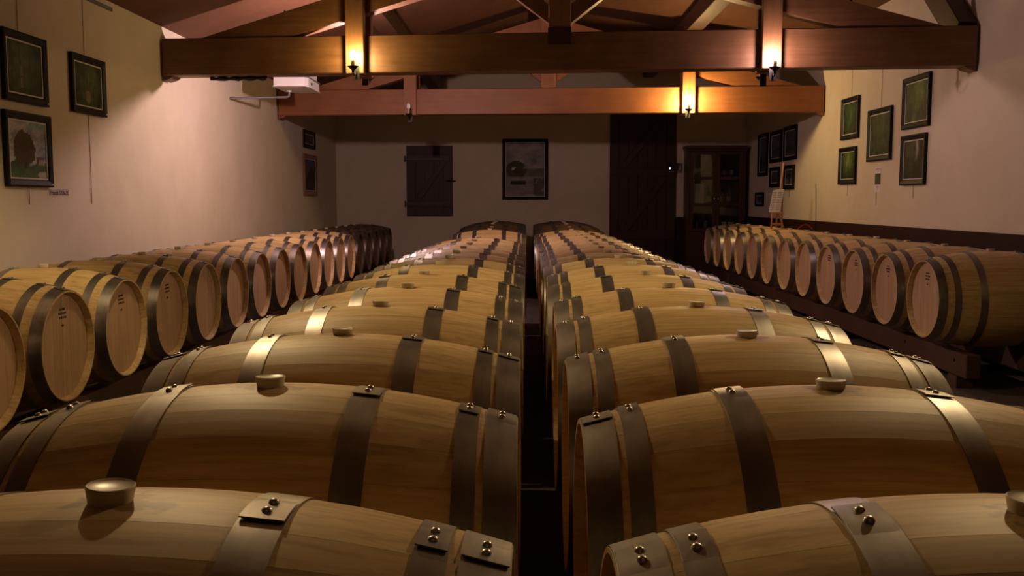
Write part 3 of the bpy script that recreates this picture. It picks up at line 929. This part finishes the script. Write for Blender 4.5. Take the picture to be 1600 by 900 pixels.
for s in (-1, 1):
    x0, x1 = (-W / 2 + .052, -.003) if s < 0 else (.003, W / 2 - .052)
    z0, z1 = .785, H - .105
    d = MB(); st = .06
    d.bbox((x0, -.012, z0), (x0 + st, .018, z1), .004); d.bbox((x1 - st, -.012, z0), (x1, .018, z1), .004)
    zs = [z0 + (z1 - z0) * k / 3 for k in range(4)]
    for k in range(4):
        a = zs[k] - .025; b = zs[k] + .025
        if k == 0: a, b = zs[k], zs[k] + .05
        if k == 3: a, b = zs[k] - .05, zs[k]
        d.bbox((x0 + st, -.010, a), (x1 - st, .016, b), .004)
    do = d.build('door', M_CAB, t)
    for k in range(3):
        MB().box((x0 + st + .001, .001, zs[k] + (.051 if k == 0 else .026)), (x1 - st - .001, .005, zs[k + 1] - (.051 if k == 2 else .026))).build('pane', M_GLASS, do)
    MB().lathe([(.006, 0), (.006, .014), (.014, .02), (.013, .03), (.004, .034)], 12, Matrix.Translation(((x1 - st / 2) if s < 0 else (x0 + st / 2), -.012, 1.35)) @ Matrix.Rotation(PI / 2, 4, 'X')).build('knob', M_RIVET, do, 40)
def bottle(x, y, z, h, lab):
    p = [(.030, 0), (.037, .006), (.037, h * .58), (.030, h * .68), (.014, h * .78), (.013, h * .97), (.0155, h * .975), (.0155, h), (.004, h)]
    t = empty('wine_bottle', (x, y, z)); tag(t, lab, 'bottle', 'bottles in the glazed cabinet')
    MB().lathe(p, 18).build('glass_body', M_BOTTLE, t, 40)
    MB().lathe([(.0376, h * .18), (.0376, h * .48)], 18, None, False).build('paper_label', M_LABEL, t, 40)
for (dx, z, lab) in ((-.30, .7815, 'dark bottle lowest shelf of the cabinet, at the left'), (-.14, .7815, 'dark bottle lowest shelf of the cabinet, right of another bottle'),
                     (-.10, 1.2465, 'dark bottle on the middle shelf, left cabinet door'), (.14, 1.2465, 'dark bottle on the middle shelf, right cabinet door'),
                     (.26, 1.2465, 'dark bottle on the middle shelf nearest the right wall'), (.16, 1.7065, 'dark bottle on the top shelf, right cabinet door'), (.30, 1.7065, 'dark bottle on the top shelf nearest the right wall')):
    bottle(3.30 + dx, 16.77, z, .31, lab)
cupp = [(.026, 0), (.030, .006), (.040, .10), (.042, .16), (.039, .16), (.034, .02), (.004, .015)]
for (dx, lab) in ((.17, 'left of two pale beakers on the lowest cabinet shelf'), (.29, 'right of two pale beakers on the lowest cabinet shelf')):
    o = MB().lathe(cupp, 20).build('pale_beaker', M_CUP, None, 40); o.location = (3.30 + dx, 16.72, .7815); tag(o, lab, 'cup', 'beakers in the glazed cabinet')
o = MB().bbox((-.085, -.008, 0), (.085, .008, .37), .003).build('pale_card', M_CARD); o.location = (3.02, 16.69, 1.2465)
tag(o, 'pale upright card on the middle shelf behind the left cabinet door', 'card')

# ------------------------------------------------------------------ easel and sheet on the right-hand barrels
t = empty('table_easel', (3.333, 12.62, .932)); tag(t, 'small wooden easel standing on top of the right-wall barrels', 'easel')
zt = AX + RB
base_z = .005
MB().beam((-.02, .02, .03), (.10, .14, .885), .020, .026).build('mast', M_EASEL, t)
MB().beam((-.085, .0, base_z), (-.055, .045, .42), .020, .024).build('leg', M_EASEL, t)
MB().beam((.055, .0, base_z), (.065, .045, .42), .020, .024).build('leg', M_EASEL, t)
MB().beam((.115, .13, base_z + .016), (.03, .11, .22), .018, .020).build('rear_leg', M_EASEL, t)
MB().bbox((-.085, -.022, .205), (.075, .03, .228), .003).build('ledge', M_EASEL, t)
MB().bbox((-.085, .002, .05), (.065, .022, .085), .003).build('cross_bar', M_EASEL, t)
MB().bbox((-.05, .03, .37), (.06, .052, .42), .003).build('clamp', M_EASEL, t)
t2 = empty('open_sheet', (3.333, 12.62, .932)); tag(t2, 'white printed double sheet leaning on the small easel', 'sheet')
Ms = Matrix.Translation((-.062, -.012, .2295)) @ Matrix.Rotation(-.10, 4, 'Y') @ Matrix.Rotation(-.13, 4, 'X')
Ms = Matrix.Translation((-.062, -.016, .2295)) @ Matrix.Rotation(-.10, 4, 'X')
def sheet_pt(x, z): return (x + z * .20, z)
mb = MB(); mb.prism([(-.065, 0), (-.001, .0), (.056, .30), (-.007, .285)], 1, -.001, .001); mb.v = [tuple(Ms @ Vector(p)) for p in mb.v]; mb.build('left_page', M_PAPER, t2)
mb = MB(); mb.prism([(.001, 0), (.080, .0), (.138, .305), (.058, .30)], 1, -.001, .001); mb.v = [tuple(Ms @ Vector(p)) for p in mb.v]; mb.build('right_page', M_PAPER, t2)
mb = MB()
for k in range(11):
    z = .03 + k * .023
    for (a, b) in ((-.050, -.010), (.014, .068)):
        mb.box((a + z * .195, -.0022, z), (b + z * .195, -.0012, z + .006))
mb.v = [tuple(Ms @ Vector(p)) for p in mb.v]; mb.build('print', M_PRINT, t2)

# red hose on a right-hand barrel
pts = [(3.42 + .20 * k / 10, 11.98 + .05 * k / 10, .950 + .06 * math.sin(PI * k / 10)) for k in range(11)]
tag(MB().tube(pts, .008, 8).build('red_hose', M_RED, None, 60), 'short red hose arched over a barrel by the right wall', 'hose')

bpy.context.view_layer.update()
